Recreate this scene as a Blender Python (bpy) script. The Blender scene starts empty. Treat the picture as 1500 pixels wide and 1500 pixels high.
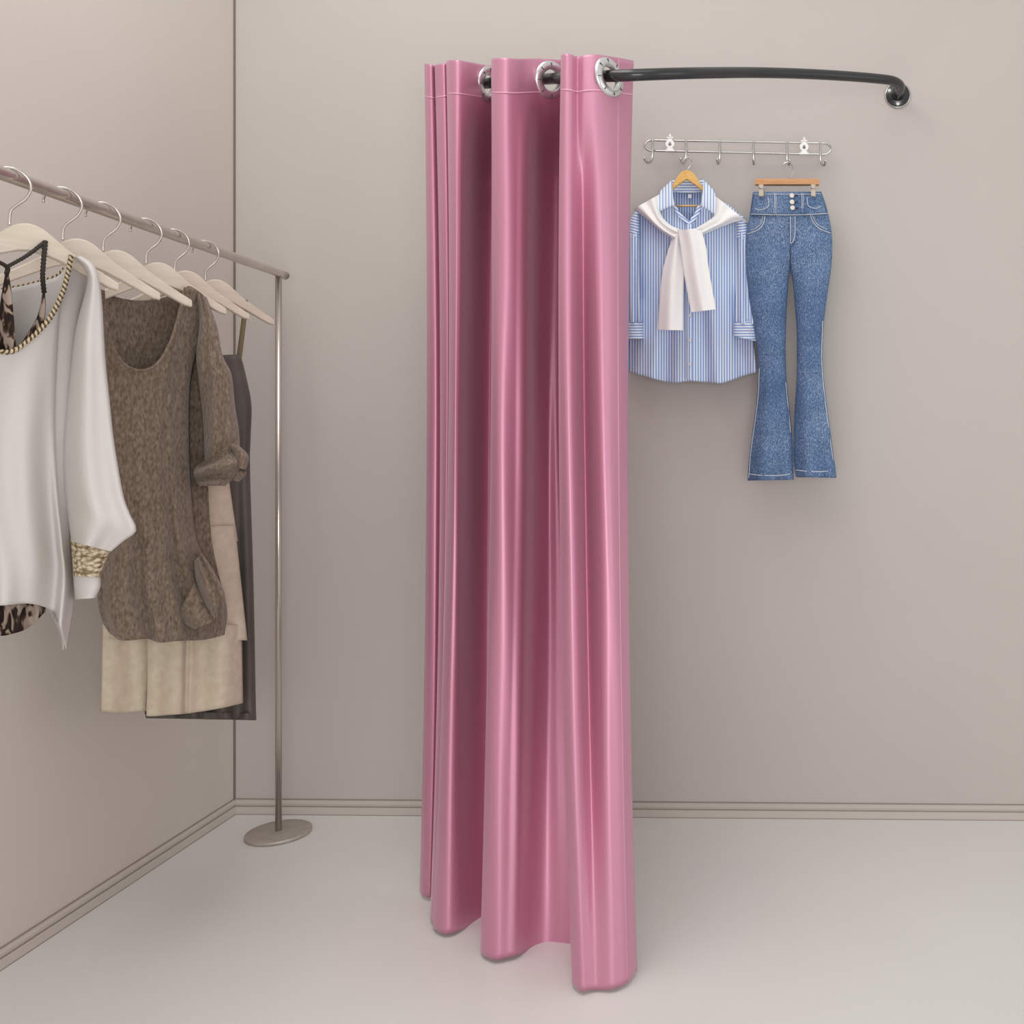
import bpy, bmesh, math, random
from mathutils import Vector, Matrix
random.seed(7)
PI = math.pi
scene = bpy.context.scene
COL = scene.collection

# ------------------------------------------------------------------ frame
# one unit (U) = 2 mm; r = distance from the camera plane in multiples of 3 m
U = 0.002
CX, CY, ZC = 1236.0, 600.0, 594.0
def W(px, py, r):
    return Vector(((px-CX)*r*U, 1500*r*U, (ZC+(CY-py)*r)*U))
def WZ(px, r, zu):
    return Vector(((px-CX)*r*U, 1500*r*U, (ZC+zu)*U))
def rwall(px):
    # back wall plane, a hair out of square with the lens
    a = (343-CX)*1.005; b = (1500-CX)*0.99
    k = (0.99-1.005)/(b-a)
    # r = 1.005 + k*(X-a), X = (px-CX)*r
    return (1.005-k*a)/(1-k*(px-CX))

# ------------------------------------------------------------------ object helpers
def obj(name, bm, mat, parent=None, smooth=True, solid=0.0, off=0.0, sub=0, sharp=0):
    me = bpy.data.meshes.new(name)
    bmesh.ops.recalc_face_normals(bm, faces=bm.faces[:])
    for f in bm.faces: f.smooth = smooth
    bm.to_mesh(me); bm.free()
    me.materials.append(mat)
    if sharp: me.set_sharp_from_angle(angle=math.radians(sharp))
    o = bpy.data.objects.new(name, me); COL.objects.link(o)
    if parent is not None:
        o.parent = parent
        if parent.type == 'EMPTY' and not parent.get('_local'):
            o.matrix_parent_inverse = Matrix.Translation(-parent.location)
    if solid:
        m = o.modifiers.new('thickness', 'SOLIDIFY'); m.thickness = solid; m.offset = off
    if sub:
        m = o.modifiers.new('smooth', 'SUBSURF'); m.levels = sub; m.render_levels = sub
    return o
def thing(name, label, cat, loc=(0,0,0), group=None):
    o = bpy.data.objects.new(name, None); COL.objects.link(o)
    o.location = loc; o.empty_display_size = 0.05
    o['label'] = label; o['category'] = cat
    if group: o['group'] = group
    return o
def struct(name, bm, mat, smooth=False, label=None):
    o = obj(name, bm, mat, None, smooth); o['kind'] = 'structure'
    if label: o['label'] = label
    return o

# ------------------------------------------------------------------ geometry helpers
def spl(pts, n):
    """Catmull-Rom through tuples, n samples evenly spaced by length (first two or three coordinates)"""
    pts = [tuple(float(c) for c in p) for p in pts]
    if len(pts) == 2:
        return [tuple(a+(b-a)*i/(n-1) for a, b in zip(*pts)) for i in range(n)]
    P = [tuple(2*a-b for a, b in zip(pts[0], pts[1]))] + pts + [tuple(2*a-b for a, b in zip(pts[-1], pts[-2]))]
    dense = []
    for i in range(1, len(P)-2):
        for k in range(24):
            t = k/24
            dense.append(tuple(0.5*((2*b)+(-a+c)*t+(2*a-5*b+4*c-d)*t*t+(-a+3*b-3*c+d)*t**3)
                               for a, b, c, d in zip(P[i-1], P[i], P[i+1], P[i+2])))
    dense.append(pts[-1])
    L = [0]
    for a, b in zip(dense, dense[1:]): L.append(L[-1]+math.dist(a, b))
    out = []; j = 0
    for i in range(n):
        t = L[-1]*i/(n-1)
        while j < len(L)-2 and L[j+1] < t: j += 1
        f = (t-L[j])/max(L[j+1]-L[j], 1e-9)
        out.append(tuple(a+(b-a)*f for a, b in zip(dense[j], dense[j+1])))
    return out
def lin(pts, t):
    """piecewise linear table [(t, value)]"""
    if t <= pts[0][0]: return pts[0][1]
    for (a, x), (b, y) in zip(pts, pts[1:]):
        if t <= b: return x+(y-x)*(t-a)/(b-a)
    return pts[-1][1]

def grid_faces(bm, V, uvs, closed_u=False, cond=None):
    uvl = bm.loops.layers.uv.verify()
    nv = len(V); nu = len(V[0])
    for j in range(nv-1):
        for i in range(nu if closed_u else nu-1):
            i2 = (i+1) % nu
            q = (V[j][i], V[j][i2], V[j+1][i2], V[j+1][i])
            if cond and not cond(q): continue
            if len(set(q)) < 4: continue
            f = bm.faces.new(q)
            ids = ((j, i), (j, i+1), (j+1, i+1), (j+1, i))
            for lp, (a, b) in zip(f.loops, ids):
                lp[uvl].uv = uvs(b, a)

def sheet(bm, top, bottom, left, right, nu=40, nv=50, bulge=0.0, fold=None, planar=True, power=0.5):
    """a cloth sheet spanned between four edges given as (px, py, r)"""
    T, B = spl(top, nu), spl(bottom, nu); L, R = spl(left, nv), spl(right, nv)
    V = []; PX = []
    for j in range(nv):
        v = j/(nv-1); row = []; prow = []
        for i in range(nu):
            u = i/(nu-1)
            p = []
            for k in range(3):
                c = (1-v)*T[i][k]+v*B[i][k]+(1-u)*L[j][k]+u*R[j][k] \
                    - ((1-u)*(1-v)*T[0][k]+u*(1-v)*T[-1][k]+(1-u)*v*B[0][k]+u*v*B[-1][k])
                p.append(c)
            p[2] -= bulge*(max(0, math.sin(PI*u))**power)
            if fold: p[2] += fold(u, v)
            prow.append(p); row.append(bm.verts.new(W(*p)))
        V.append(row); PX.append(prow)
    def uvs(i, j):
        i = min(i, nu-1); p = PX[j][i]
        return (p[0]*top[0][2], -p[1]*top[0][2])
    grid_faces(bm, V, uvs)

def loft(bm, left, right, r, thick, nv=40, m=28, fold=None, caps=False, flat=0.7, uvoff=0.0, uvturn=0.0, tfun=None):
    """a closed tube of cloth between a left and a right outline in (px, py); r = number or (r_left, r_right) or f(u, v)"""
    L, R = spl(left, nv), spl(right, nv)
    V = []; UVC = []; r00 = r(0.5, 0.5) if callable(r) else (r[0] if isinstance(r, tuple) else r)
    for j in range(nv):
        v = j/(nv-1); row = []; uvr = []
        th = thick*(tfun(v) if tfun else 1.0)
        for i in range(m):
            a = 2*PI*i/m
            u = 0.5-0.5*math.cos(a)
            s = math.sin(a); d = math.copysign(abs(s)**flat, s)
            px = L[j][0]+(R[j][0]-L[j][0])*u; py = L[j][1]+(R[j][1]-L[j][1])*u
            rc = r(u, v) if callable(r) else (r[0]+(r[1]-r[0])*u if isinstance(r, tuple) else r)
            rr = rc-th*d
            if fold: rr += fold(u, v)*(1 if s > 0 else 0.6)
            row.append(bm.verts.new(W(px, py, rr)))
            uvr.append((px*r00, -py*r00))
        V.append(row); UVC.append(uvr)
    def uvs(i, j):
        x, y = UVC[j][i % m]
        if uvturn:
            c, s = math.cos(uvturn), math.sin(uvturn); x, y = x*c-y*s, x*s+y*c
        return (x+uvoff, y)
    grid_faces(bm, V, uvs, closed_u=True)
    if caps:
        for row in (V[0], V[-1]):
            try: bm.faces.new(row)
            except ValueError: pass
    return V

def tube(bm, pts, rad, seg=10, caps=True, closed=False, radf=None):
    """round tube along world points"""
    pts = [Vector(p) for p in pts]; n = len(pts)
    tang = []
    for i in range(n):
        a = pts[(i-1) % n] if (closed or i > 0) else pts[i]
        b = pts[(i+1) % n] if (closed or i < n-1) else pts[i]
        t = (b-a); tang.append(t.normalized() if t.length > 1e-9 else Vector((0, 0, 1)))
    ref = Vector((0, 0, 1)) if abs(tang[0].z) < 0.9 else Vector((1, 0, 0))
    nrm = tang[0].cross(ref).normalized()
    V = []; Ls = [0]
    for i in range(n):
        if i: Ls.append(Ls[-1]+(pts[i]-pts[i-1]).length)
        nrm = (nrm-tang[i]*nrm.dot(tang[i])).normalized()
        bn = tang[i].cross(nrm)
        R = rad*(radf(i/(n-1)) if radf else 1)
        V.append([bm.verts.new(pts[i]+nrm*(R*math.cos(2*PI*k/seg))+bn*(R*math.sin(2*PI*k/seg))) for k in range(seg)])
    if closed: V.append(V[0]); Ls.append(Ls[-1])
    grid_faces(bm, V, lambda i, j: (i/seg, Ls[min(j, len(Ls)-1)]/U), closed_u=True)
    if caps and not closed:
        bm.faces.new(V[0]); bm.faces.new(V[-1])

def ptube(bm, pp, rad, n=40, seg=10, caps=True, radf=None):
    tube(bm, [W(*p) for p in spl(pp, n)], rad*U, seg, caps, radf=radf)

def lathe(bm, prof, seg=48, mat=None):
    """prof = [(radius, z)] around z, then transformed by mat"""
    mat = mat or Matrix()
    V = [[bm.verts.new(mat @ Vector((rr*math.cos(2*PI*k/seg), rr*math.sin(2*PI*k/seg), z))) for k in range(seg)] for rr, z in prof]
    grid_faces(bm, V, lambda i, j: (i/seg, j), closed_u=True)
    return V
def disc(bm, prof, seg=48, mat=None):
    V = lathe(bm, prof, seg, mat)
    bm.faces.new(V[0]); bm.faces.new(V[-1])
def box(bm, c, s, mat=None, bev=0.0):
    mat = mat or Matrix()
    r = bmesh.ops.create_cube(bm, size=1.0, matrix=mat @ Matrix.Translation(c) @ Matrix.Diagonal((s[0], s[1], s[2], 1)))
    if bev:
        es = list({e for v in r['verts'] for e in v.link_edges})
        bmesh.ops.bevel(bm, geom=es, offset=bev, segments=2, affect='EDGES', profile=0.7)
def frame(o, n, up=(0, 0, 1)):
    """matrix whose z axis is n"""
    n = Vector(n).normalized(); x = Vector(up).cross(n).normalized(); y = n.cross(x)
    m = Matrix((x, y, n)).transposed().to_4x4(); m.translation = Vector(o)
    return m
def B(): return bmesh.new()

# ------------------------------------------------------------------ materials
def newmat(name, col, rough=0.6, metal=0.0, spec=0.5):
    m = bpy.data.materials.new(name); m.use_nodes = True
    b = m.node_tree.nodes['Principled BSDF']
    b.inputs['Base Color'].default_value = (*col, 1); b.inputs['Roughness'].default_value = rough
    b.inputs['Metallic'].default_value = metal; b.inputs['Specular IOR Level'].default_value = spec
    return m, m.node_tree, b
def N(nt, t, **kw):
    n = nt.nodes.new(t)
    for k, v in kw.items():
        if k in n.inputs.keys(): n.inputs[k].default_value = v
        else: setattr(n, k, v)
    return n
def noise_mat(name, c1, c2, scale=20, rough=0.6, metal=0.0, bump=0.0, bscale=200, stretch=(1,1,1), detail=4, spec=0.3, sheen=0.0, dist=0.002, lo=0.35, hi=0.65):
    m, nt, b = newmat(name, c1, rough, metal, spec)
    tc = N(nt, 'ShaderNodeTexCoord'); mp = N(nt, 'ShaderNodeMapping'); mp.inputs['Scale'].default_value = stretch
    nt.links.new(tc.outputs['Object'], mp.inputs['Vector'])
    n = N(nt, 'ShaderNodeTexNoise'); n.inputs['Scale'].default_value = scale; n.inputs['Detail'].default_value = detail
    nt.links.new(mp.outputs[0], n.inputs['Vector'])
    cr = N(nt, 'ShaderNodeValToRGB')
    cr.color_ramp.elements[0].position = lo; cr.color_ramp.elements[1].position = hi
    cr.color_ramp.elements[0].color = (*c1, 1); cr.color_ramp.elements[1].color = (*c2, 1)
    nt.links.new(n.outputs['Fac'], cr.inputs[0]); nt.links.new(cr.outputs[0], b.inputs['Base Color'])
    if bump:
        n2 = N(nt, 'ShaderNodeTexNoise'); n2.inputs['Scale'].default_value = bscale; n2.inputs['Detail'].default_value = 3
        nt.links.new(mp.outputs[0], n2.inputs['Vector'])
        bp = N(nt, 'ShaderNodeBump'); bp.inputs['Strength'].default_value = bump; bp.inputs['Distance'].default_value = dist
        nt.links.new(n2.outputs['Fac'], bp.inputs['Height']); nt.links.new(bp.outputs[0], b.inputs['Normal'])
    if sheen:
        b.inputs['Sheen Weight'].default_value = sheen
    return m
def stripe_mat(name, c1, c2, period, axis=0, duty=0.5, rough=0.7, third=None):
    m, nt, b = newmat(name, c1, rough, 0, 0.25)
    tc = N(nt, 'ShaderNodeTexCoord'); sx = N(nt, 'ShaderNodeSeparateXYZ'); nt.links.new(tc.outputs['UV'], sx.inputs[0])
    mu = N(nt, 'ShaderNodeMath', operation='DIVIDE'); mu.inputs[1].default_value = period
    nt.links.new(sx.outputs[axis], mu.inputs[0])
    fr = N(nt, 'ShaderNodeMath', operation='FRACT'); nt.links.new(mu.outputs[0], fr.inputs[0])
    cr = N(nt, 'ShaderNodeValToRGB'); e = cr.color_ramp.elements
    e[0].position = duty-0.08; e[0].color = (*c1, 1); e[1].position = duty; e[1].color = (*c2, 1)
    x = cr.color_ramp.elements.new(0.94); x.color = (*c2, 1); x = cr.color_ramp.elements.new(1.0); x.color = (*c1, 1)
    nt.links.new(fr.outputs[0], cr.inputs[0]); nt.links.new(cr.outputs[0], b.inputs['Base Color'])
    n2 = N(nt, 'ShaderNodeTexNoise'); n2.inputs['Scale'].default_value = 0.06; n2.inputs['Detail'].default_value = 3
    mp = N(nt, 'ShaderNodeMapping'); mp.inputs['Scale'].default_value = (1, 0.25, 1)
    nt.links.new(tc.outputs['UV'], mp.inputs[0]); nt.links.new(mp.outputs[0], n2.inputs['Vector'])
    bp = N(nt, 'ShaderNodeBump'); bp.inputs['Strength'].default_value = 0.4; bp.inputs['Distance'].default_value = 0.01
    nt.links.new(n2.outputs['Fac'], bp.inputs['Height']); nt.links.new(bp.outputs[0], b.inputs['Normal'])
    return m

M = {}
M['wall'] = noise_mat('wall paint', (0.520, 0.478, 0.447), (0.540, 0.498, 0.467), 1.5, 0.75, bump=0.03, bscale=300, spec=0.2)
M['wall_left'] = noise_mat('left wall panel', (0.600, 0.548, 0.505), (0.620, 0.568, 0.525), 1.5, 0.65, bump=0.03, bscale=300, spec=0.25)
M['floor'] = noise_mat('polished floor', (0.70, 0.685, 0.66), (0.74, 0.725, 0.70), 1.2, 0.28, bump=0.02, bscale=60, spec=0.35)
M['trim'] = newmat('skirting paint', (0.55, 0.50, 0.455), 0.5)[0]
M['gap'] = newmat('corner joint', (0.20, 0.155, 0.125), 0.8)[0]
M['steel'] = noise_mat('brushed steel', (0.58, 0.53, 0.49), (0.64, 0.59, 0.55), 40, 0.22, 0.9, stretch=(1, 1, 0.1))
M['rackbase'] = noise_mat('satin steel plate', (0.46, 0.41, 0.37), (0.52, 0.47, 0.43), 40, 0.5, 0.6)
M['chrome'] = newmat('chrome wire', (0.58, 0.57, 0.56), 0.22, 1.0)[0]
M['nickel'] = noise_mat('brushed nickel', (0.66, 0.66, 0.65), (0.75, 0.75, 0.74), 60, 0.30, 0.9)
M['mark'] = newmat('grommet notch', (0.03, 0.03, 0.03), 0.6)[0]
M['black'] = noise_mat('black enamel', (0.010, 0.010, 0.011), (0.014, 0.014, 0.015), 30, 0.24, 0.0, spec=0.7)
M['screw'] = newmat('screw steel', (0.92, 0.92, 0.92), 0.35, 0.2)[0]
M['white'] = newmat('white enamel', (0.90, 0.89, 0.88), 0.3)[0]
M['paleWood'] = noise_mat('pale hanger wood', (0.56, 0.48, 0.39), (0.62, 0.54, 0.45), 18, 0.45, stretch=(1, 1, 6), spec=0.4)
M['oak'] = noise_mat('honey wood', (0.72, 0.42, 0.12), (0.82, 0.52, 0.19), 25, 0.4, stretch=(4, 4, 14))
M['beech'] = noise_mat('beech wood', (0.58, 0.29, 0.13), (0.68, 0.37, 0.19), 25, 0.45, stretch=(1, 4, 14))
M['clip'] = newmat('pale clip', (0.56, 0.49, 0.38), 0.45)[0]
M['blouse'] = noise_mat('white crepe', (0.53, 0.50, 0.475), (0.56, 0.53, 0.505), 4, 0.65, bump=0.15, bscale=14, stretch=(1, 1, 0.3), dist=0.01)
M['knit'] = noise_mat('brown knit', (0.110, 0.078, 0.055), (0.250, 0.190, 0.145), 210, 0.95, bump=0.9, bscale=150, stretch=(1, 1, 0.45), spec=0.1, sheen=0.2, dist=0.004, lo=0.30, hi=0.70)
M['cream'] = noise_mat('cream linen', (0.50, 0.425, 0.325), (0.56, 0.485, 0.385), 60, 0.85, bump=0.3, bscale=300, spec=0.15)
M['slip'] = noise_mat('dark taupe satin', (0.085, 0.072, 0.065), (0.105, 0.090, 0.080), 10, 0.55, spec=0.35)
M['strap'] = newmat('olive strap', (0.19, 0.145, 0.08), 0.7)[0]
M['cord'] = newmat('dark cord', (0.025, 0.017, 0.013), 0.8)[0]
M['sweater'] = noise_mat('white knit', (0.90, 0.89, 0.875), (0.93, 0.92, 0.905), 30, 0.85, bump=0.25, bscale=160, stretch=(1, 1, 0.3), spec=0.15)
WHT, BLU = (0.82, 0.86, 0.92), (0.24, 0.37, 0.70)
M['shirt'] = stripe_mat('blue white stripe', WHT, BLU, 3.75, 0, 0.52)
M['shirt_h'] = stripe_mat('cross stripe', WHT, BLU, 3.9, 1, 0.52)
M['shirt_shade'] = stripe_mat('shaded inside stripe', (0.52, 0.58, 0.70), (0.13, 0.22, 0.50), 3.75, 0, 0.5)  # shirt stripe in darker colours, shade inside the neck painted in
M['collar'] = stripe_mat('collar stripe', (0.80, 0.84, 0.88), (0.30, 0.42, 0.68), 4.2, 0, 0.6)
M['button'] = newmat('pearl button', (0.80, 0.74, 0.70), 0.3)[0]
M['tag'] = newmat('neck tag', (0.70, 0.72, 0.76), 0.6)[0]
M['stitch'] = newmat('pale stitching', (0.62, 0.64, 0.68), 0.8)[0]
M['stitch_p'] = newmat('pink stitching', (0.78, 0.42, 0.56), 0.6)[0]

# denim: indigo warp with pale slub
m, nt, b = newmat('denim', (0.07, 0.14, 0.28), 0.85, 0, 0.15)
tc = N(nt, 'ShaderNodeTexCoord')
n1 = N(nt, 'ShaderNodeTexNoise'); n1.inputs['Scale'].default_value = 420; n1.inputs['Detail'].default_value = 2
mp = N(nt, 'ShaderNodeMapping'); mp.inputs['Scale'].default_value = (1.3, 1, 0.45)
nt.links.new(tc.outputs['Object'], mp.inputs[0]); nt.links.new(mp.outputs[0], n1.inputs['Vector'])
n2 = N(nt, 'ShaderNodeTexNoise'); n2.inputs['Scale'].default_value = 9; n2.inputs['Detail'].default_value = 4
nt.links.new(tc.outputs['Object'], n2.inputs['Vector'])
cr = N(nt, 'ShaderNodeValToRGB'); e = cr.color_ramp.elements
e[0].position = 0.32; e[0].color = (0.050, 0.092, 0.185, 1); e[1].position = 0.72; e[1].color = (0.36, 0.45, 0.58, 1)
x = e.new(0.5); x.color = (0.098, 0.168, 0.310, 1)
ad = N(nt, 'ShaderNodeMath', operation='MULTIPLY_ADD'); ad.inputs[1].default_value = 0.26
nt.links.new(n2.outputs['Fac'], ad.inputs[0])
ml = N(nt, 'ShaderNodeMath', operation='MULTIPLY'); ml.inputs[1].default_value = 0.74
nt.links.new(n1.outputs['Fac'], ml.inputs[0]); nt.links.new(ml.outputs[0], ad.inputs[2])
nt.links.new(ad.outputs[0], cr.inputs[0]); nt.links.new(cr.outputs[0], b.inputs['Base Color'])
bp = N(nt, 'ShaderNodeBump'); bp.inputs['Strength'].default_value = 0.3; bp.inputs['Distance'].default_value = 0.002
nt.links.new(n1.outputs['Fac'], bp.inputs['Height']); nt.links.new(bp.outputs[0], b.inputs['Normal'])
M['denim'] = m

# braid: twisted straw and dark brown yarn
m, nt, b = newmat('braided yarn', (0.5, 0.4, 0.25), 0.85, 0, 0.1)
tc = N(nt, 'ShaderNodeTexCoord'); wv = N(nt, 'ShaderNodeTexWave', wave_type='BANDS', bands_direction='DIAGONAL')
mp = N(nt, 'ShaderNodeMapping'); mp.inputs['Scale'].default_value = (1.2, 0.16, 1)
nt.links.new(tc.outputs['UV'], mp.inputs[0]); nt.links.new(mp.outputs[0], wv.inputs['Vector'])
wv.inputs['Scale'].default_value = 1.0; wv.inputs['Distortion'].default_value = 1.0
cr = N(nt, 'ShaderNodeValToRGB'); e = cr.color_ramp.elements
e[0].position = 0.25; e[0].color = (0.09, 0.06, 0.035, 1); e[1].position = 0.62; e[1].color = (0.50, 0.41, 0.28, 1)
nt.links.new(wv.outputs['Fac'], cr.inputs[0]); nt.links.new(cr.outputs[0], b.inputs['Base Color'])
M['braid'] = m
# knitted straw cuff
m, nt, b = newmat('straw knit', (0.5, 0.4, 0.25), 0.85, 0, 0.1)
tc = N(nt, 'ShaderNodeTexCoord'); vo = N(nt, 'ShaderNodeTexVoronoi'); vo.inputs['Scale'].default_value = 110
mp = N(nt, 'ShaderNodeMapping'); mp.inputs['Scale'].default_value = (1, 1, 1.6); mp.inputs['Rotation'].default_value = (0, 0.3, 0)
nt.links.new(tc.outputs['Object'], mp.inputs[0]); nt.links.new(mp.outputs[0], vo.inputs['Vector'])
cr = N(nt, 'ShaderNodeValToRGB'); e = cr.color_ramp.elements
e[0].position = 0.25; e[0].color = (0.70, 0.60, 0.44, 1); e[1].position = 0.75; e[1].color = (0.23, 0.165, 0.09, 1)
nt.links.new(vo.outputs['Distance'], cr.inputs[0]); nt.links.new(cr.outputs[0], b.inputs['Base Color'])
bp = N(nt, 'ShaderNodeBump'); bp.inputs['Strength'].default_value = 0.8; bp.inputs['Distance'].default_value = 0.004; bp.invert = True
nt.links.new(vo.outputs['Distance'], bp.inputs['Height']); nt.links.new(bp.outputs[0], b.inputs['Normal'])
M['straw'] = m
# animal print
m, nt, b = newmat('animal print', (0.5, 0.4, 0.25), 0.7, 0, 0.2)
tc = N(nt, 'ShaderNodeTexCoord'); n1 = N(nt, 'ShaderNodeTexNoise'); n1.inputs['Scale'].default_value = 62; n1.inputs['Detail'].default_value = 1.5
n1.inputs['Distortion'].default_value = 0.8
mp = N(nt, 'ShaderNodeMapping'); mp.inputs['Scale'].default_value = (1.3, 1, 0.55)
nt.links.new(tc.outputs['Object'], mp.inputs[0]); nt.links.new(mp.outputs[0], n1.inputs['Vector'])
cr = N(nt, 'ShaderNodeValToRGB'); e = cr.color_ramp.elements
e[0].position = 0.44; e[0].color = (0.018, 0.011, 0.009, 1); e[1].position = 0.56; e[1].color = (0.34, 0.27, 0.22, 1)
x = e.new(0.50); x.color = (0.08, 0.04, 0.025, 1)
nt.links.new(n1.outputs['Fac'], cr.inputs[0]); nt.links.new(cr.outputs[0], b.inputs['Base Color'])
M['print'] = m
# satin
m, nt, b = newmat('pink satin', (0.62, 0.265, 0.385), 0.47, 0.5, 0.6)
tc = N(nt, 'ShaderNodeTexCoord')
n1 = N(nt, 'ShaderNodeTexNoise'); n1.inputs['Scale'].default_value = 9; n1.inputs['Detail'].default_value = 3
mp = N(nt, 'ShaderNodeMapping'); mp.inputs['Scale'].default_value = (1, 1, 0.35)
nt.links.new(tc.outputs['Object'], mp.inputs[0]); nt.links.new(mp.outputs[0], n1.inputs['Vector'])
bp = N(nt, 'ShaderNodeBump'); bp.inputs['Strength'].default_value = 0.12; bp.inputs['Distance'].default_value = 0.015
nt.links.new(n1.outputs['Fac'], bp.inputs['Height']); nt.links.new(bp.outputs[0], b.inputs['Normal'])
b.inputs['Coat Weight'].default_value = 0.5; b.inputs['Coat Roughness'].default_value = 0.42
b.inputs['Sheen Weight'].default_value = 0.25; b.inputs['Sheen Roughness'].default_value = 0.4
b.inputs['Sheen Tint'].default_value = (1, 0.75, 0.9, 1)
M['satin'] = m

# ================================================================== SETTING
XL = (343-CX)*1.005                 # left wall plane
def plan(px): r = rwall(px); return ((px-CX)*r*U, 1500*r*U)
ax, ay = plan(343); bx, by = plan(1500)
wdir = Vector((bx-ax, by-ay, 0)).normalized(); wn = Vector((wdir.y, -wdir.x, 0))     # wn points to the viewer
A0 = Vector((ax, ay, 0))
HT = 2.75
RW = 3.6                             # width of the back wall
def quad_prism(bm, p0, p1, z0, z1, n, d0, d1):
    """a bar along p0-p1 between heights z0..z1, standing d0..d1 out along n"""
    vs = [bm.verts.new(p+n*d+Vector((0, 0, z))) for p in (p0, p1) for (d, z) in ((d0, z0), (d1, z0), (d1, z1), (d0, z1))]
    for f in ((0, 1, 2, 3), (7, 6, 5, 4), (0, 4, 5, 1), (1, 5, 6, 2), (2, 6, 7, 3), (3, 7, 4, 0)):
        bm.faces.new([vs[i] for i in f])
E0 = A0-wdir*0.02; E1 = A0+wdir*RW
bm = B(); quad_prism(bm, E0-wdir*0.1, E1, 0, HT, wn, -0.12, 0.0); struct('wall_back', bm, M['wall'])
xl = XL*U
L0 = Vector((ax, ay, 0)); L1 = Vector((ax, -1.2, 0)); ln = Vector((1, 0, 0))
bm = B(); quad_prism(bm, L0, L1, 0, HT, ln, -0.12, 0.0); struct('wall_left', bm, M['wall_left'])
bm = B(); quad_prism(bm, Vector((ax-0.12, ay+0.3, 0)), Vector((ax+RW, ay+0.3, 0)), -0.1, 0.0, Vector((0, -1, 0)), 0.0, ay+0.3+1.2)
struct('floor', bm, M['floor'])
def skirting(name, p0, p1, n):
    bm = B(); u = U
    prof = [(0, 0), (5.5, 0), (5.5, 10.3), (3.2, 11.3), (3.2, 14.5), (4.2, 15.2), (4.2, 17.6), (1.2, 19.0), (1.2, 20.4), (0, 20.4)]
    a = [bm.verts.new(p0+n*d*u+Vector((0, 0, z*u))) for d, z in prof]
    c = [bm.verts.new(p1+n*d*u+Vector((0, 0, z*u))) for d, z in prof]
    k = len(prof)
    for i in range(k): bm.faces.new((a[i], a[(i+1) % k], c[(i+1) % k], c[i]))
    bm.faces.new(a); bm.faces.new(c)
    return struct(name, bm, M['trim'])
skirting('baseboard_back', A0+wdir*0.004, E1, wn)
skirting('baseboard_left', L0-Vector((0, 0.0, 0)), L1, ln)
# thin dark joint where the two walls meet
bm = B(); box(bm, (ax+0.0022, ay-0.0022, (HT+0.041)/2), (0.0044, 0.0044, HT-0.041)); struct('trim_1', bm, M['gap'])
# dark caulk lines along the top of the skirtings and along the floor
def caulk(name, p0, p1, n, z0, z1, d):
    bm = B(); quad_prism(bm, p0, p1, z0*U, z1*U, n, 0, d*U); return struct(name, bm, M['joint'])
M['joint'] = newmat('skirting joint', (0.30, 0.25, 0.21), 0.8)[0]
caulk('trim_2', A0+wdir*0.004, E1, wn, 20.4, 21.8, 1.4); caulk('trim_3', L0, L1, ln, 20.4, 21.8, 1.4)
caulk('trim_4', A0+wdir*0.004, E1, wn, 11.2, 12.4, 4.0); caulk('trim_5', L0, L1, ln, 11.2, 12.4, 4.0)
caulk('trim_6', A0+wdir*0.004, E1, wn, 0, 0.9, 5.9); caulk('trim_7', L0, L1, ln, 0, 0.9, 5.9)

# ================================================================== CURTAIN ROD
rodpts = [(652, 134, rwall(652)-0.002), (650, 133, 0.965), (645, 131.5, 0.925), (664, 128, 0.885), (714, 122, 0.862), (760, 119, 0.843), (805, 115.5, 0.820),
          (850, 113, 0.784), (892, 111.5, 0.760), (940, 109.5, 0.757), (1000, 107.5, 0.776), (1050, 106.6, 0.807), (1100, 106.3, 0.840), (1150, 107.2, 0.867), (1200, 109.2, 0.892),
          (1250, 112.3, 0.916), (1288, 115.6, 0.935), (1308, 118.5, 0.948), (1318, 124.5, 0.960), (1318, 133, 0.972), (1315, 140, rwall(1315)-0.002)]
rod = thing('curtain_rod', 'long curved black metal curtain rod with round wall flange', 'curtain rod', W(1315, 140, rwall(1315)))
bm = B()
RODW = [W(*p) for p in rodpts]
tube(bm, spl([tuple(v) for v in RODW], 260), 6.6*U, 24)
rod_tube = obj('tube', bm, M['black'], rod)
for px, py in ((1315, 140), (652, 134)):
    c = W(px, py, rwall(px))
    bm = B(); fm = frame(c, wn)
    k = U
    disc(bm, [(0.1*k, 5.0*k), (16.0*k, 4.6*k), (17.2*k, 3.6*k), (17.6*k, 2*k), (17.6*k, 0.0), (0.1*k, 0.0)], 56, fm)
    fl = obj('flange', bm, M['black'], rod)
    bm = B(); disc(bm, [(17.6*k, 0.2*k), (19.0*k, 0.2*k), (19.0*k, 2.0*k), (17.4*k, 3.2*k)], 56, fm)
    obj('flange_rim', bm, M['chrome'], fl)
    bm = B(); disc(bm, [(0.1*k, 13*k), (7.6*k, 12.0*k), (8.2*k, 9*k), (9.2*k, 5*k), (9.2*k, 3*k), (0.1*k, 3*k)], 40, fm)
    obj('socket', bm, M['black'], fl)
    for a in (155, 270, 62):
        x, y = 13.2*k*math.cos(math.radians(a)), 13.2*k*math.sin(math.radians(a))
        bm = B(); disc(bm, [(0.05*k, 6.6*k), (1.6*k, 6.2*k), (2.6*k, 5.2*k), (2.6*k, 3.5*k), (0.05*k, 3.5*k)], 20, fm @ Matrix.Translation((x, y, 0)))
        obj('screw', bm, M['screw'], fl)

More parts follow.
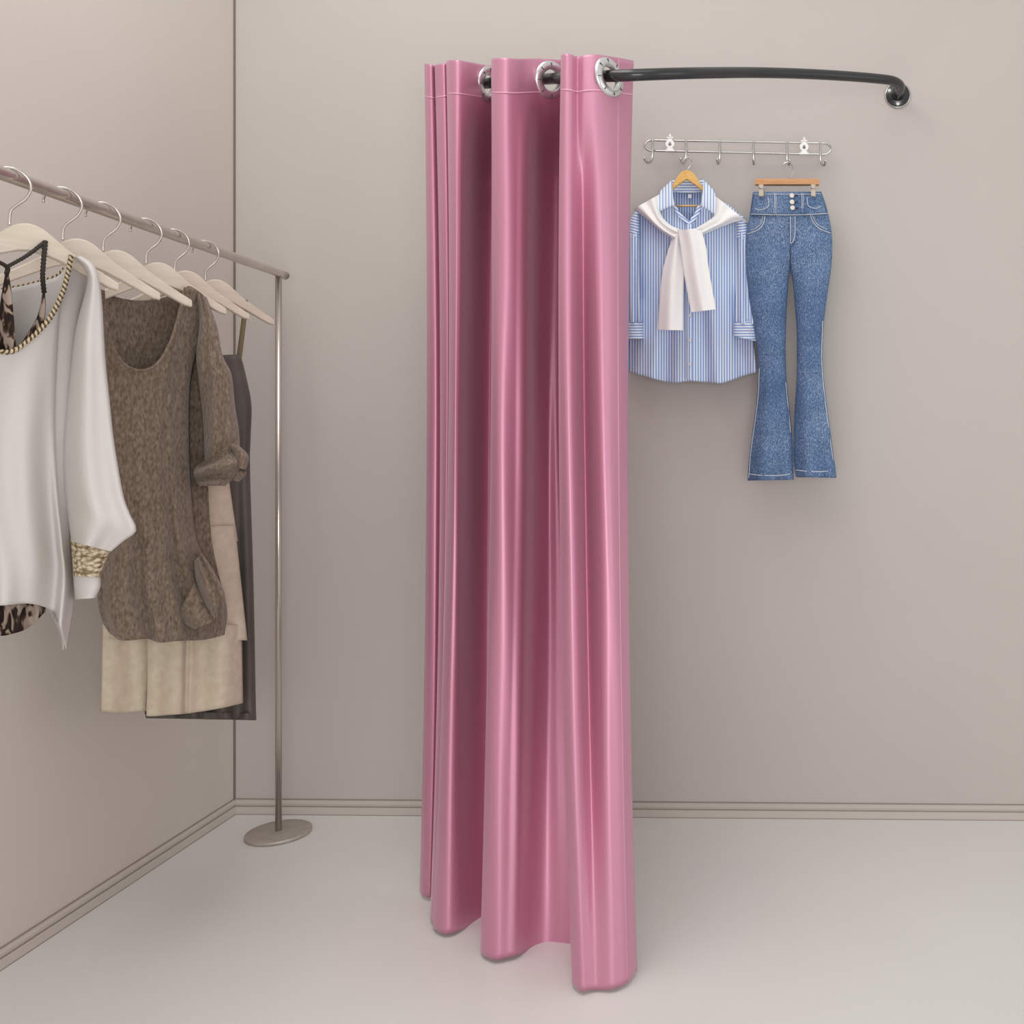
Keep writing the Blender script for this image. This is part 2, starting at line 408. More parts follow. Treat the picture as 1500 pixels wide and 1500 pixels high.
# ================================================================== CURTAIN
cols = [  # x top, x middle, x hem, y top, r top, y hem
 (622,625,615, 93,.866,1306), (628,631,620, 94,.858,1312), (633,639,629, 95,.858,1315), (637,646,633, 96,.866,1312), (637,645,631, 95,.857,1330),
 (642,648,631, 94,.850,1345), (650,654,635, 93,.846,1352), (656,658,640, 92,.851,1350),
 (654,656,634, 90,.840,1355), (660,660,640, 88,.829,1363), (670,667,653, 88,.824,1368), (683,676,670, 90,.831,1364), (699,692,690, 93,.847,1357),
 (714,706,705, 96,.862,1350), (727,718,717, 97,.873,1344), (733,727,724, 96,.868,1344), (730,727,721, 92,.845,1358), (723,721,709, 88,.815,1384),
 (720,718,704, 86,.800,1391), (727,722,710, 85,.788,1400), (741,735,726, 85,.784,1406), (756,752,742, 86,.791,1403), (772,770,758, 86,.803,1399),
 (790,784,778, 86,.813,1392), (808,800,800, 87,.821,1388), (823,815,822, 88,.830,1389), (835,828,841, 90,.838,1392), (841,836,851, 89,.834,1395),
 (838,833,849, 86,.811,1405), (827,824,842, 82,.773,1428), (822,820,838, 80,.757,1439), (828,826,844, 79,.747,1447), (837,837,853, 80,.748,1452),
 (846,848,864, 83,.755,1450), (856,858,875, 81,.751,1450), (872,878,894, 80,.752,1449), (890,893,908, 82,.760,1445), (908,908,920, 85,.773,1438), (928,920,933, 89,.790,1422)]
NC = 520
ZHEM = -ZC+5.0
def sst(a, b, x): t = min(1, max(0, (x-a)/(b-a))); return t*t*(3-2*t)
# how far each bay between two folds falls back below the header
PK = [0, 0, 0, 0, 0, 0, 0, 0, 0, 0, 0, .10, .75, 1, 1, .8, .4, .1, 0, 0, 0, 0, .06, .75, 1, 1, 1, .9, .5, .1, 0, 0, 0, .10, .46, .10, 0, 0, 0]
assert len(PK) == len(cols)
CS = spl([(c[0], c[2], c[3], c[4]*900, c[5], c[1], k*6) for c, k in zip(cols, PK)], NC)
IF4 = next(i for i in range(NC*2//3, NC) if CS[i][3]/900 < 0.7575)
def bay(v): return 0.075*sst(0.02, 0.16, v)*(1-0.82*sst(0.5, 1.02, v))
def curtain_pt(i, v, lift=0.0):
    if isinstance(i, float):
        a = int(min(i, NC-2)); f = i-a
        xt, xb, yt, rt, yb, xm, kk = [p+(q-p)*f for p, q in zip(CS[a], CS[a+1])]
    else:
        xt, xb, yt, rt, yb, xm, kk = CS[i]
    rt /= 900.0
    rb = -ZHEM/(yb-CY)
    zt = (CY-yt)*rt
    w = v
    # the fold stays tight below the header and opens towards the hem
    r = rt+(rb-rt)*w
    x = xt*(1-v)*(1-2*v)+4*xm*v*(1-v)+xb*v*(2*v-1)
    z = zt+(ZHEM-zt)*v
    dr = bay(v)*kk/6.0
    if i > IF4: dr *= sst(0.0, 0.40, v)*(1-0.6*sst(0.7, 1.0, v))
    z *= (r+dr)/r; r += dr
    # faint drape ripples
    r += 0.0011*math.sin(i*0.055+9*v+1.5*math.sin(5*v))*math.sin(PI*v)+0.0007*math.sin(i*0.13-14*v)*math.sin(PI*v)
    p = WZ(x, r-lift, z)
    return p
NVC = 190
vs = [0.09*(j/40) if j <= 40 else 0.09+0.91*((j-40)/(NVC-1-40)) for j in range(NVC)]
# grommets: where the rod pierces the cloth
dense_rod = spl([tuple(v) for v in RODW], 900)
def nearest_on_rod(p, lo, hi):
    best = min((q for q in range(lo, hi)), key=lambda q: (Vector(dense_rod[q])-p).length)
    return best
grom = []
for target in (714, 805, 892):
    best = None
    for i in range(60, NC):
        if abs(CS[i][0]-target) > 30: continue
        # only the faces that recede to the right
        if i+6 < NC and CS[i+6][3] <= CS[i][3]: continue
        for v in (0.012, 0.018, 0.024, 0.03):
            p = curtain_pt(i, v)
            for q in range(100, 700, 1):
                d = (Vector(dense_rod[q])-p).length
                if best is None or d < best[0]: best = (d, i, q)
    d, i, q = best
    c = Vector(dense_rod[q])
    # cloth normal there
    v0 = 0.022
    du = curtain_pt(min(i+9, NC-1), v0)-curtain_pt(i-9, v0); dv = curtain_pt(i, v0+0.02)-curtain_pt(i, v0)
    n = dv.cross(du).normalized()
    if n.y > 0: n = -n
    c = c+Vector((0, 0, -1.5*U))
    c = c-n*((c-curtain_pt(i, v0)).dot(n))
    grom.append((c, n, i))
curt = thing('curtain', 'floor-length pink satin curtain with metal grommets gathered on black rod', 'curtain', W(780, 1400, 0.74))
RO, RI = 22.0*U, 12.3*U
bm = B()
V = [[bm.verts.new(curtain_pt(i, v)) for i in range(NC)] for v in vs]
def keep(q):
    ctr = sum((x.co for x in q), Vector())/4
    for c, n, _ in grom:
        d = ctr-c
        if abs(d.dot(n)) < 24*U and (d-n*d.dot(n)).length < RI*1.25: return False
    return True
grid_faces(bm, V, lambda i, j: (i/NC, vs[j]), cond=keep)
bmesh.ops.delete(bm, geom=[v for v in bm.verts if not v.link_faces], context='VERTS')
panel = obj('fabric_panel', bm, M['satin'], curt, solid=0.0012)
def strip(name, i0, i1, v0, v1, lift, mat, ni, nv, solid):
    bm = B()
    Vs = [[bm.verts.new(curtain_pt(i0+(i1-i0)*a/(ni-1), v0+(v1-v0)*b/(nv-1), lift)) for a in range(ni)] for b in range(nv)]
    grid_faces(bm, Vs, lambda i, j: (i/ni, j/nv), cond=lambda q: all((((x.co-c)-n*(x.co-c).dot(n)).length > RI*1.25 or abs((x.co-c).dot(n)) > 24*U) for x in q for c, n, _ in grom))
    bmesh.ops.delete(bm, geom=[v for v in bm.verts if not v.link_faces], context='VERTS')
    return obj(name, bm, mat, panel, solid=solid)
strip('stitch_line', 0.0, float(NC-1.01), 0.0405, 0.0418, 0.0006, M['stitch_p'], 500, 2, 0.0008)
strip('side_hem', float(NC-24), float(NC-1.01), 0.0, 1.0, 0.0002, M['satin'], 10, 160, 0.0008)
for c, n, i in grom:
    fm = frame(c, n)
    bm = B(); k = U
    V = lathe(bm, [(RI, 2.6*k), (RI+1.6*k, 3.6*k), (RI+5*k, 3.4*k), (RO-1.5*k, 2.3*k), (RO, 0.9*k), (RO, -0.9*k), (RO-1.5*k, -2.3*k), (RI+3*k, -3.4*k), (RI, -2.6*k), (RI, 2.6*k)], 72, fm)
    bmesh.ops.remove_doubles(bm, verts=bm.verts[:], dist=1e-7)
    g = obj('grommet', bm, M['nickel'], curt)
    for a in range(8):
        an = 2*PI*a/8+0.2
        bm = B(); box(bm, (0, 0, 0), (4.2*k, 0.7*k, 0.8*k), fm @ Matrix.Rotation(an, 4, 'Z') @ Matrix.Translation((RI+5.6*k, 0, 3.3*k)))
        obj('notch', bm, M['mark'], g, smooth=False)

# ================================================================== HOOK RAIL ON THE WALL
rail = thing('hook_rail', 'silver wire wall rail with six small hooks and two white ornamental brackets', 'hook rail', W(1081, 215, rwall(1081)))
rf = 0.981
top = [(955, 205.5), (1080, 207.5), (1204, 209.5)]; bot = [(1204, 226), (1080, 223.5), (955, 221)]
def arc(cx, cy, rx, ry, a0, a1, n): return [(cx+rx*math.cos(math.radians(a0+(a1-a0)*i/(n-1))), cy-ry*math.sin(math.radians(a0+(a1-a0)*i/(n-1)))) for i in range(n)]
loop = spl(top, 40)+arc(1206, 217.8, 11.5, 8.3, 85, -85, 12)+spl(bot, 40)+arc(956, 213.3, 11.5, 8, 265, 95, 12)
bm = B(); tube(bm, [W(x, y, rf) for x, y in loop], 1.45*U, 10, closed=True); obj('wire_frame', bm, M['chrome'], rail)
hookx = [956, 1005, 1054.5, 1104, 1153, 1202]
for x in hookx:
    k = (x-CX)/(1500.0); lean = (x-1104)/100.0*4.6
    yt = 204.5+(x-955)/249*4
    h = [(x, yt, rf-0.003), (x, yt+12, rf-0.003), (x+lean*0.05, yt+25, rf-0.004), (x+lean*0.35, yt+31.5, rf-0.007), (x+lean*0.9, yt+34, rf-0.012), (x+lean*1.4, yt+32.2, rf-0.016), (x+lean*1.7, yt+27.5, rf-0.018)]
    bm = B(); ptube(bm, h, 1.7, 40, 10)
    bmesh.ops.create_uvsphere(bm, u_segments=12, v_segments=8, radius=2.1*U, matrix=Matrix.Translation(W(*h[-1])))
    obj('hook', bm, M['chrome'], rail)
for x, y0 in ((981.5, 220.5), (1178, 225)):
    br = B(); r0 = rf-0.0035
    c = W(x, y0, r0); s = r0*U
    fm = frame(c, wn)
    # foot
    box(br, (0, 0, 0), (13.5*s, 2.6*s, 3*s), fm, 0.5*s)
    box(br, (0, 2.6*s, 0), (9*s, 2.6*s, 2.4*s), fm, 0.4*s)
    # oval body with a drop-shaped opening
    n = 36; O, I = [], []
    for kk in range(n):
        a = 2*PI*kk/n
        O.append((6.4*math.cos(a), 9.8+6.2*math.sin(a)))
        wdt = 2.6*(1-0.45*max(0, math.sin(a)))
        I.append((wdt*math.cos(a), 9.2+(3.6 if math.sin(a) > 0 else 2.6)*math.sin(a)))
    Vr = []
    for (pts, z) in ((O, -1.1), (O, 1.1), (I, 1.3), (I, -1.3)):
        Vr.append([br.verts.new(fm @ Vector((p[0]*s, p[1]*s, z*s))) for p in pts])
    Vr.append(Vr[0]); grid_faces(br, Vr, lambda i, j: (i, j), closed_u=True)
    # shoulder, crosspiece and finial
    box(br, (0, 16.3*s, 0), (6*s, 1.8*s, 2.2*s), fm, 0.4*s)
    box(br, (0, 18.8*s, 0), (9.5*s, 2.0*s, 2.0*s), fm, 0.6*s)
    V = lathe(br, [(0.05*s, 25*s), (1.3*s, 22.5*s), (2.3*s, 20.5*s), (1.2*s, 19*s)], 14, fm @ Matrix.Rotation(-PI/2, 4, 'X'))
    bk = obj('bracket', br, M['white'], rail, sharp=35)
    bm = B(); disc(bm, [(0.05*s, 0), (2.0*s, 0), (2.0*s, 18*s), (0.05*s, 18*s)], 12, frame(W(x, y0-8, rwall(x)), wn))
    obj('wall_peg', bm, M['chrome'], bk)

# ================================================================== HANGERS
def hanger_body(bm, arms, prof, th):
    """arms = plan path [(x, y)] in units from left tip over the apex to right tip, prof = f(s) -> (top, bottom) with s = 0 apex .. 1 tip"""
    n = 49; P = spl(arms, n); mid = n//2
    rows = []
    for i, p in enumerate(P):
        a = P[max(i-1, 0)]; b2 = P[min(i+1, n-1)]
        t = Vector((b2[0]-a[0], b2[1]-a[1], 0)).normalized(); nn = Vector((t.y, -t.x, 0))
        s = abs(i-mid)/mid
        zt, zb = prof(s)
        hh = th*(1-0.25*s)
        c = Vector((p[0], p[1], 0))
        ring = [(hh*0.55, zt), (hh, zt-1.4), (hh, zb+1.2), (hh*0.6, zb), (-hh*0.6, zb), (-hh, zb+1.2), (-hh, zt-1.4), (-hh*0.55, zt)]
        rows.append([bm.verts.new((c+nn*d+Vector((0, 0, z)))*U) for d, z in ring])
    grid_faces(bm, rows, lambda i, j: (i, j), closed_u=True)
    bm.faces.new(rows[0]); bm.faces.new(rows[-1])
def hook_path(stem, rad, d, tip=200):
    """hanger hook in the plane of direction d, arc centre above the apex"""
    pts = [(0, -3), (0, 3), (1.5, stem*0.35), (rad*0.70, stem-rad*0.75), (rad*0.97, stem-rad*0.2)]
    for a in range(5, tip, 15): pts.append((rad*math.cos(math.radians(a)), stem+rad*math.sin(math.radians(a))))
    d = Vector((d[0], d[1], 0)).normalized()
    return [tuple((d*x+Vector((0, 0, z)))*U) for x, z in pts]

# ---- rack
rE = ZC/(1222-CY); ZR = (CY-400)*rE
PE = Vector(((408-CX)*rE, 1500*rE, ZR)); rS = ZR/(CY-253); PS = Vector(((0-CX)*rS, 1500*rS, ZR))
def rail_at_px(px):
    lo, hi = -0.6, 1.3
    for _ in range(60):
        t = (lo+hi)/2; p = PS.lerp(PE, t)
        x = CX+p.x/(p.y/1500)
        if x < px: lo = t
        else: hi = t
    return PS.lerp(PE, (lo+hi)/2)
def Wu(v): return Vector((v.x*U, v.y*U, (v.z+ZC)*U))
rack = thing('garment_rack', 'brushed steel clothes rail on slim post with round floor plate', 'clothes rack', Vector((PE.x*U, PE.y*U, 0)))
dirR = (PE-PS).normalized()
PN = PS.lerp(PE, -0.28)
bm = B(); tube(bm, [Wu(PN-dirR*12), Wu(PN), Wu(PS), Wu(PE), Wu(PE+dirR*27)], 5.6*U, 24)
obj('rail', bm, M['steel'], rack)
bm = B(); disc(bm, [(0.1*U, 1.2*U), (5.0*U, 1.0*U), (5.9*U, 0), (5.9*U, -2*U), (0.1*U, -2*U)], 24, frame(Wu(PE+dirR*27), dirR)); obj('end_cap', bm, M['steel'], rack)
for P in (PE, PN):
    bx2, by2 = P.x*U, P.y*U
    bm = B(); tube(bm, [Vector((bx2, by2, 0.006)), Vector((bx2, by2, (ZC+ZR-4)*U))], 4.2*U, 20); obj('post', bm, M['steel'], rack)
    bm = B(); R = 42*U
    disc(bm, [(0.1*U, 5.2*U), (R-2*U, 5.0*U), (R-0.4*U, 4.2*U), (R, 3*U), (R, 0.0), (0.1*U, 0.0)], 64, Matrix.Translation((bx2, by2, 0.0005)))
    obj('base_plate', bm, M['rackbase'], rack)

def prof_pale(s):
    zt = lin([(0, 0), (0.08, -0.8), (0.18, -4), (0.30, -11), (0.45, -20), (0.7, -31), (1, -43)], s)
    zb = lin([(0, -23), (0.1, -23.5), (0.3, -28), (0.6, -38), (0.9, -48.5), (1, -50)], s)
    return zt, zb
HD = (47+36, 58+38)
def make_pale_hanger(label):
    t = thing('clothes_hanger', label, 'hanger', (0, 0, 0), 'pale wooden hangers on the clothes rail'); t['_local'] = 1
    bm = B(); hanger_body(bm, [(-36, -38), (-18, -20), (0, 0), (24, 28), (47, 58)], prof_pale, 3.6); obj('shoulder_bar', bm, M['paleWood'], t, sharp=32)
    bm = B(); tube(bm, spl(hook_path(30, 14, HD), 60), 1.15*U, 10); obj('hook', bm, M['steel'], t)
    return t
hlabels = ['nearest pale wooden hanger on the rail, holding the white blouse and printed halter',
           'bare pale wooden hanger next behind the white blouse on the rail',
           'bare pale wooden hanger just in front of the brown knit tunic',
           'pale wooden hanger carrying the brown knit tunic by its shoulders',
           'pale wooden hanger carrying the cream tiered dress behind the brown tunic',
           'pale wooden hanger at the post end of the rail, holding the dark slip dress']
hap = [14, 92, 151, 214, 256, 301]
HP = []
src = None
for k, (x, lb) in enumerate(zip(hap, hlabels)):
    p = rail_at_px(x)
    # apex hangs so that the hook arc sits on the rail
    loc = Wu(p)+Vector((0, 0, (5.6+1.2-30-14)*U))
    loc = Wu(p)+Vector((0, 0, -(30+14-5.6-1.2)*U))
    if src is None:
        o = make_pale_hanger(lb); src = o
    else:
        o = src.copy(); COL.objects.link(o); o['label'] = lb
        for ch in src.children:
            c = ch.copy(); COL.objects.link(c); c.parent = o
    o.location = loc
    HP.append((p.y/1500, loc))
for o in list(COL.objects):
    if o.get('_local'): del o['_local']

# ================================================================== GARMENTS ON THE RACK
# ---- white blouse
r1 = HP[0][0]
def rb1(x): return r1+0.00030*(x-14)
def P1(pts, d=0.0): return [(x, y, rb1(x)+d) for x, y in pts]
bl = thing('blouse', 'loose white blouse with braided neckline on nearest hanger', 'blouse', W(14, 940, r1))
f_bl = lambda u, v: 0.004*math.sin(u*17+2*v)*v+0.0022*math.sin(u*31-3*v)*v
bm = B()
sheet(bm, P1([(-88, 378), (-76, 420), (-50, 470), (-20, 505), (12, 516), (40, 500), (70, 470), (90, 432), (99, 400), (104, 374), (124, 384), (134, 402)], -0.004),
      P1([(-110, 900), (-60, 885), (0, 887), (40, 884), (72, 892), (84, 908), (94, 940), (97, 953)], -0.012),
      P1([(-88, 378), (-104, 480), (-108, 700), (-110, 900)]),
      P1([(134, 402), (118, 470), (108, 560), (101, 650), (101, 740), (106, 830), (108, 880), (97, 953)]), 80, 70, bulge=0.012, fold=f_bl)
sheet(bm, P1([(-88, 378), (-70, 408), (-20, 424), (20, 421), (60, 412), (88, 402), (104, 376), (124, 385), (134, 402)], 0.006),
      P1([(-110, 915), (-60, 905), (0, 890), (40, 888), (72, 896), (86, 925), (92, 952)], 0.012),
      P1([(-88, 378), (-104, 480), (-108, 700), (-110, 915)]),
      P1([(134, 402), (118, 470), (108, 560), (101, 650), (99, 740), (102, 830), (106, 880), (92, 952)], 0.002), 60, 60, bulge=-0.012, fold=lambda u, v: -f_bl(u, v))
body = obj('body', bm, M['blouse'], bl, solid=0.0012)
bm = B()
loft(bm, [(107, 377), (124, 394), (127, 418), (111, 480), (103, 545), (97, 600), (92, 655), (94, 715), (104, 793)],
     [(119, 375), (136, 386), (145, 408), (150, 450), (154, 520), (161, 590), (167, 645), (180, 722), (190, 752), (200, 777), (182, 792), (163, 808)], lambda u, v: rb1(120)-0.010-0.006*v, 0.014, 60, 36,
     fold=lambda u, v: 0.004*math.sin(u*9+1)*v, tfun=lambda v: 0.5+0.5*min(1, v*3))
sl = obj('sleeve', bm, M['blouse'], bl)
bm = B(); loft(bm, [(103, 788), (105, 815), (107, 843)], [(162, 808), (153, 826), (146, 846)], rb1(120)-0.014, 0.0095, 20, 32, fold=lambda u, v: 0.0008*math.sin(u*60)*math.cos(v*40))
obj('braided_cuff', bm, M['straw'], sl)['label'] = 'straw coloured braided cuff'
bm = B(); loft(bm, [(107, 842), (108, 860), (110, 878)], [(147, 845), (147, 860), (140, 876)], rb1(120)-0.013, 0.0085, 12, 28); obj('cuff_edge', bm, M['blouse'], sl)
bm = B(); ptube(bm, P1([(-88, 378), (-76, 420), (-50, 470), (-20, 505), (12, 516), (40, 500), (70, 470), (90, 432), (99, 400), (104, 374)], -0.0145), 1.8, 160, 10, radf=lambda t: 1+0.3*math.sin(t*330))
ptube(bm, P1([(-70, 408), (-20, 424), (20, 421), (60, 412), (86, 402), (103, 380)], 0.014), 1.4, 120, 10, radf=lambda t: 1+0.25*math.sin(t*280))
obj('neck_braid', bm, M['braid'], body)['label'] = 'braided straw and brown neckline trim'

# ---- printed halter inside the blouse
ha = thing('halter_top', 'dark animal print halter top hanging inside the white blouse', 'top', W(14, 930, r1+0.004))
bm = B()
fh = lambda u, v: 0.002*math.sin(u*26)
sheet(bm, P1([(-58, 498), (-46, 505), (-20, 512), (5, 512), (26, 508), (40, 500), (54, 486), (62, 470)], 0.002), P1([(-64, 900), (-40, 918), (-5, 931), (20, 928), (44, 918), (66, 896)], 0.002),
      P1([(-58, 498), (-62, 700), (-64, 900)], 0.002), P1([(62, 470), (60, 700), (66, 896)], 0.002), 40, 40, bulge=0.004, fold=fh)
sheet(bm, P1([(-58, 560), (0, 562), (62, 556)], 0.002), P1([(-64, 900), (-40, 918), (-5, 930), (20, 927), (44, 917), (66, 896)], 0.002),
      P1([(-58, 560), (-62, 700), (-64, 900)], 0.002), P1([(62, 556), (60, 700), (66, 896)], 0.002), 40, 30, bulge=-0.005, fold=fh)
obj('body', bm, M['print'], ha, solid=0.001)
bm = B(); loft(bm, [(63, 425), (55, 462), (38, 492), (24, 512)], [(66, 425), (67, 455), (64, 475), (58, 492)], rb1(50)-0.003, 0.002, 24, 12); obj('front_panel', bm, M['print'], ha)
bm = B(); loft(bm, [(8, 398), (4, 420), (-2, 460), (-8, 516)], [(12, 398), (16, 420), (20, 460), (24, 512)], rb1(10)-0.004, 0.002, 24, 12); obj('front_panel', bm, M['print'], ha)
zc = -0.0085
bm = B(); ptube(bm, [(66.5, 353, rb1(66)-0.006), (64, 380, rb1(66)+zc), (62.5, 405, rb1(64)+zc), (64.5, 428, rb1(64)-0.004)], 1.7, 40, 8, radf=lambda t: 1+0.2*math.sin(t*90)); obj('strap', bm, M['cord'], ha)
bm = B(); ptube(bm, [(66, 354, rb1(66)-0.006), (40, 374, rb1(40)-0.008), (10, 391, rb1(10)-0.006)], 1.5, 40, 8, radf=lambda t: 1+0.2*math.sin(t*90)); obj('strap', bm, M['cord'], ha)
bm = B(); ptube(bm, [(-40, 366, rb1(-40)-0.008), (-10, 380, rb1(-10)-0.008), (10, 391, rb1(10)-0.006), (9.5, 402, rb1(10)-0.005)], 1.7, 40, 8); obj('strap', bm, M['cord'], ha)

# ---- brown knit tunic
r4 = HP[3][0]
def rb4(x): return r4+0.00034*(x-214)
def P4(pts, d=0.0): return [(x, y, rb4(x)+d) for x, y in pts]
tu = thing('tunic', 'brown marled knit tunic with scoop neck and rolled sleeve', 'tunic', W(230, 935, r4))
f_tu = lambda u, v: (0.0035*math.sin(u*19+1)+0.002*math.sin(u*37))*v**1.5
bm = B()
sheet(bm, P4([(143, 426), (151, 425), (154, 462), (164, 505), (180, 532), (204, 543), (228, 535), (248, 505), (262, 462), (272, 421), (290, 426), (303, 438)], -0.006),
      P4([(160, 926), (180, 938), (215, 936), (235, 941), (260, 939), (300, 937), (328, 930)], -0.008),
      P4([(143, 426), (147, 500), (154, 580), (162, 680), (168, 760), (156, 806), (145, 845), (144, 880), (150, 908), (160, 926)]),
      P4([(303, 438), (292, 500), (279, 560), (277, 640), (280, 720), (288, 790), (306, 830), (322, 862), (332, 895), (328, 930)], 0.0), 70, 80, bulge=0.014, fold=f_tu)
sheet(bm, P4([(143, 426), (151, 427), (175, 438), (205, 442), (235, 439), (258, 430), (272, 422), (290, 427), (303, 438)], 0.006),
      P4([(160, 926), (215, 936), (260, 936), (300, 934), (328, 930)], 0.006),
      P4([(143, 426), (147, 500), (154, 580), (162, 680), (168, 760), (156, 806), (145, 845), (144, 880), (150, 908), (160, 926)]),
      P4([(303, 438), (306, 560), (305, 640), (305, 720), (310, 790), (320, 840), (328, 870), (332, 895), (328, 930)], 0.008), 60, 60, bulge=-0.005, fold=f_tu)
tb = obj('body', bm, M['knit'], tu, solid=0.002)
bm = B(); ptube(bm, P4([(151, 425), (154, 462), (164, 505), (180, 532), (204, 543), (228, 535), (248, 505), (262, 462), (272, 421)], -0.0195), 1.5, 80, 8)
ptube(bm, P4([(151, 427), (175, 438), (205, 442), (235, 439), (258, 430), (272, 422)], 0.0105), 1.4, 60, 8)
obj('neck_edge', bm, M['knit'], tb)
bm = B()
loft(bm, [(284, 424), (291, 470), (287, 520), (291, 560), (297, 610), (299, 660), (300, 690)],
     [(303, 436), (318, 478), (326, 520), (339, 548), (344, 590), (350, 632), (352, 662)], lambda u, v: rb4(310)-0.006, 0.017, 50, 32, tfun=lambda v: 0.5+0.5*min(1, v*4), fold=lambda u, v: 0.002*math.sin(u*15+8*v))
ts = obj('sleeve', bm, M['knit'], tu)
# rolled cuff with its tab
bm = B(); loft(bm, [(288, 682), (283, 693), (286, 704), (292, 712)], [(340, 650), (352, 664), (352, 690), (330, 712)], lambda u, v: rb4(315)-0.008, 0.024, 24, 36, caps=True, fold=lambda u, v: 0.004*math.sin(v*12)); cf = obj('rolled_cuff', bm, M['knit'], ts)
bm = B(); loft(bm, [(326, 646), (340, 662), (345, 685)], [(350, 652), (364, 668), (361, 688)], lambda u, v: rb4(330)-0.017, 0.016, 20, 28, caps=True); obj('cuff_tab', bm, M['knit'], cf)
bm = B(); loft(bm, [(328, 689), (332, 697), (334, 702)], [(358, 688), (361, 695), (350, 706)], lambda u, v: rb4(330)-0.010, 0.015, 16, 24, caps=True); obj('cuff_tab', bm, M['knit'], cf)
# side drape pocket
bm = B(); loft(bm, [(284, 822), (287, 850), (297, 880), (311, 908)], [(296, 810), (313, 836), (330, 872), (326, 902)], lambda u, v: rb4(300)-0.018, 0.014, 24, 28, caps=True, fold=lambda u, v: 0.003*math.sin(u*12)); obj('side_drape', bm, M['knit'], tb)
bm = B(); loft(bm, [(262, 896), (268, 912), (285, 922)], [(286, 852), (305, 888), (318, 908)], lambda u, v: rb4(290)-0.015, 0.010, 20, 24, caps=True); obj('side_drape', bm, M['knit'], tb)

# ---- cream tiered dress
r5 = HP[4][0]
def rb5(x): return r5+0.007+0.00030*(x-256)
cd = thing('tiered_dress', 'cream linen dress with stepped tiers behind the brown tunic', 'dress', W(255, 1035, r5))
bm = B()
f_c = lambda u, v: 0.003*math.sin(u*14+0.8)*v
rr5 = lambda u, v: rb5(180+150*u)
loft(bm, [(208, 446), (200, 500), (196, 560), (190, 640), (182, 712)], [(300, 442), (312, 520), (320, 600), (328, 660), (334, 712)], rr5, 0.006, 40, 40)
cb = obj('bodice', bm, M['cream'], cd)
bm = B(); loft(bm, [(186, 690), (176, 790)], [(333, 690), (348, 793)], rr5, 0.010, 24, 48, fold=f_c); obj('tier', bm, M['cream'], cd, solid=0.001)
bm = B(); loft(bm, [(178, 770), (160, 936)], [(344, 770), (362, 938)], rr5, 0.013, 24, 56, fold=f_c); obj('tier', bm, M['cream'], cd, solid=0.001)
# last tier, its hem stepped lower at the back right
bm = B()
def rc5(x): return rb5(180+150*(x-150)/200.0)
sheet(bm, [(x, 915, rc5(x)) for x in (150, 200, 250, 300, 354)], [(147, 1042, rc5(147)), (180, 1044, rc5(180)), (214, 1041, rc5(214)), (216, 1049, rc5(216)), (250, 1047, rc5(250)), (275, 1045, rc5(275)), (320, 1038, rc5(320)), (356, 1030, rc5(356))],
      [(150, 915, rc5(150)), (147, 1042, rc5(147))], [(354, 915, rc5(354)), (356, 1030, rc5(356))], 90, 24, bulge=0.011,
      fold=lambda u, v: 0.0035*math.sin(u*20)+(-0.006 if u > 0.335 else 0.0)+0.004*math.exp(-((u-0.61)/0.02)**2))
sheet(bm, [(x, 915, rc5(x)) for x in (150, 200, 250, 300, 354)], [(147, 1042, rc5(147)), (214, 1040, rc5(214)), (275, 1040, rc5(275)), (356, 1030, rc5(356))],
      [(150, 915, rc5(150)), (147, 1042, rc5(147))], [(354, 915, rc5(354)), (356, 1030, rc5(356))], 60, 16, bulge=-0.010, fold=lambda u, v: 0.0035*math.sin(u*20))
obj('tier', bm, M['cream'], cd, solid=0.001)

# ---- dark slip dress
r6 = HP[5][0]
sd = thing('slip_dress', 'dark taupe slip dress with thin olive straps near the rack post', 'dress', W(300, 1055, r6))
rr6 = lambda u, v: r6+0.012+0.03*(u-0.5)
bm = B()
loft(bm, [(262, 522), (252, 545), (246, 590), (243, 640), (240, 690), (228, 850), (212, 1046)], [(352, 519), (360, 550), (368, 592), (367, 640), (366, 690), (371, 850), (375, 1055)], rr6, 0.016, 60, 72,
     fold=lambda u, v: 0.005*math.sin(u*24+0.4)*(0.2+0.8*v))
sb = obj('body', bm, M['slip'], sd, solid=0.001)
bm = B()
loft(bm, [(212, 1040), (214, 1052)], [(375, 1045), (375, 1055)], rr6, 0.017, 6, 72, fold=lambda u, v: 0.005*math.sin(u*24+0.4)+0.003*math.sin(u*40))
obj('hem', bm, M['slip'], sb, solid=0.0015)
hx = Vector((47, 58, 0))
def strap(tipx, tipy, ex, ey):
    bm = B()
    a = HP[5][1]
    rt = r6+0.026*(1 if ex > 300 else -0.6)
    loft(bm, [(tipx-3, tipy), (tipx-5, tipy+25), (ex-5, ey)], [(tipx+4, tipy), (tipx+2.5, tipy+25), (ex+3, ey+3)], lambda u, v: rt-0.004*(1-v), 0.0018, 20, 12, caps=True)
    obj('strap', bm, M['strap'], sd)
strap(359, 439, 351, 524); strap(262, 452, 266, 524)

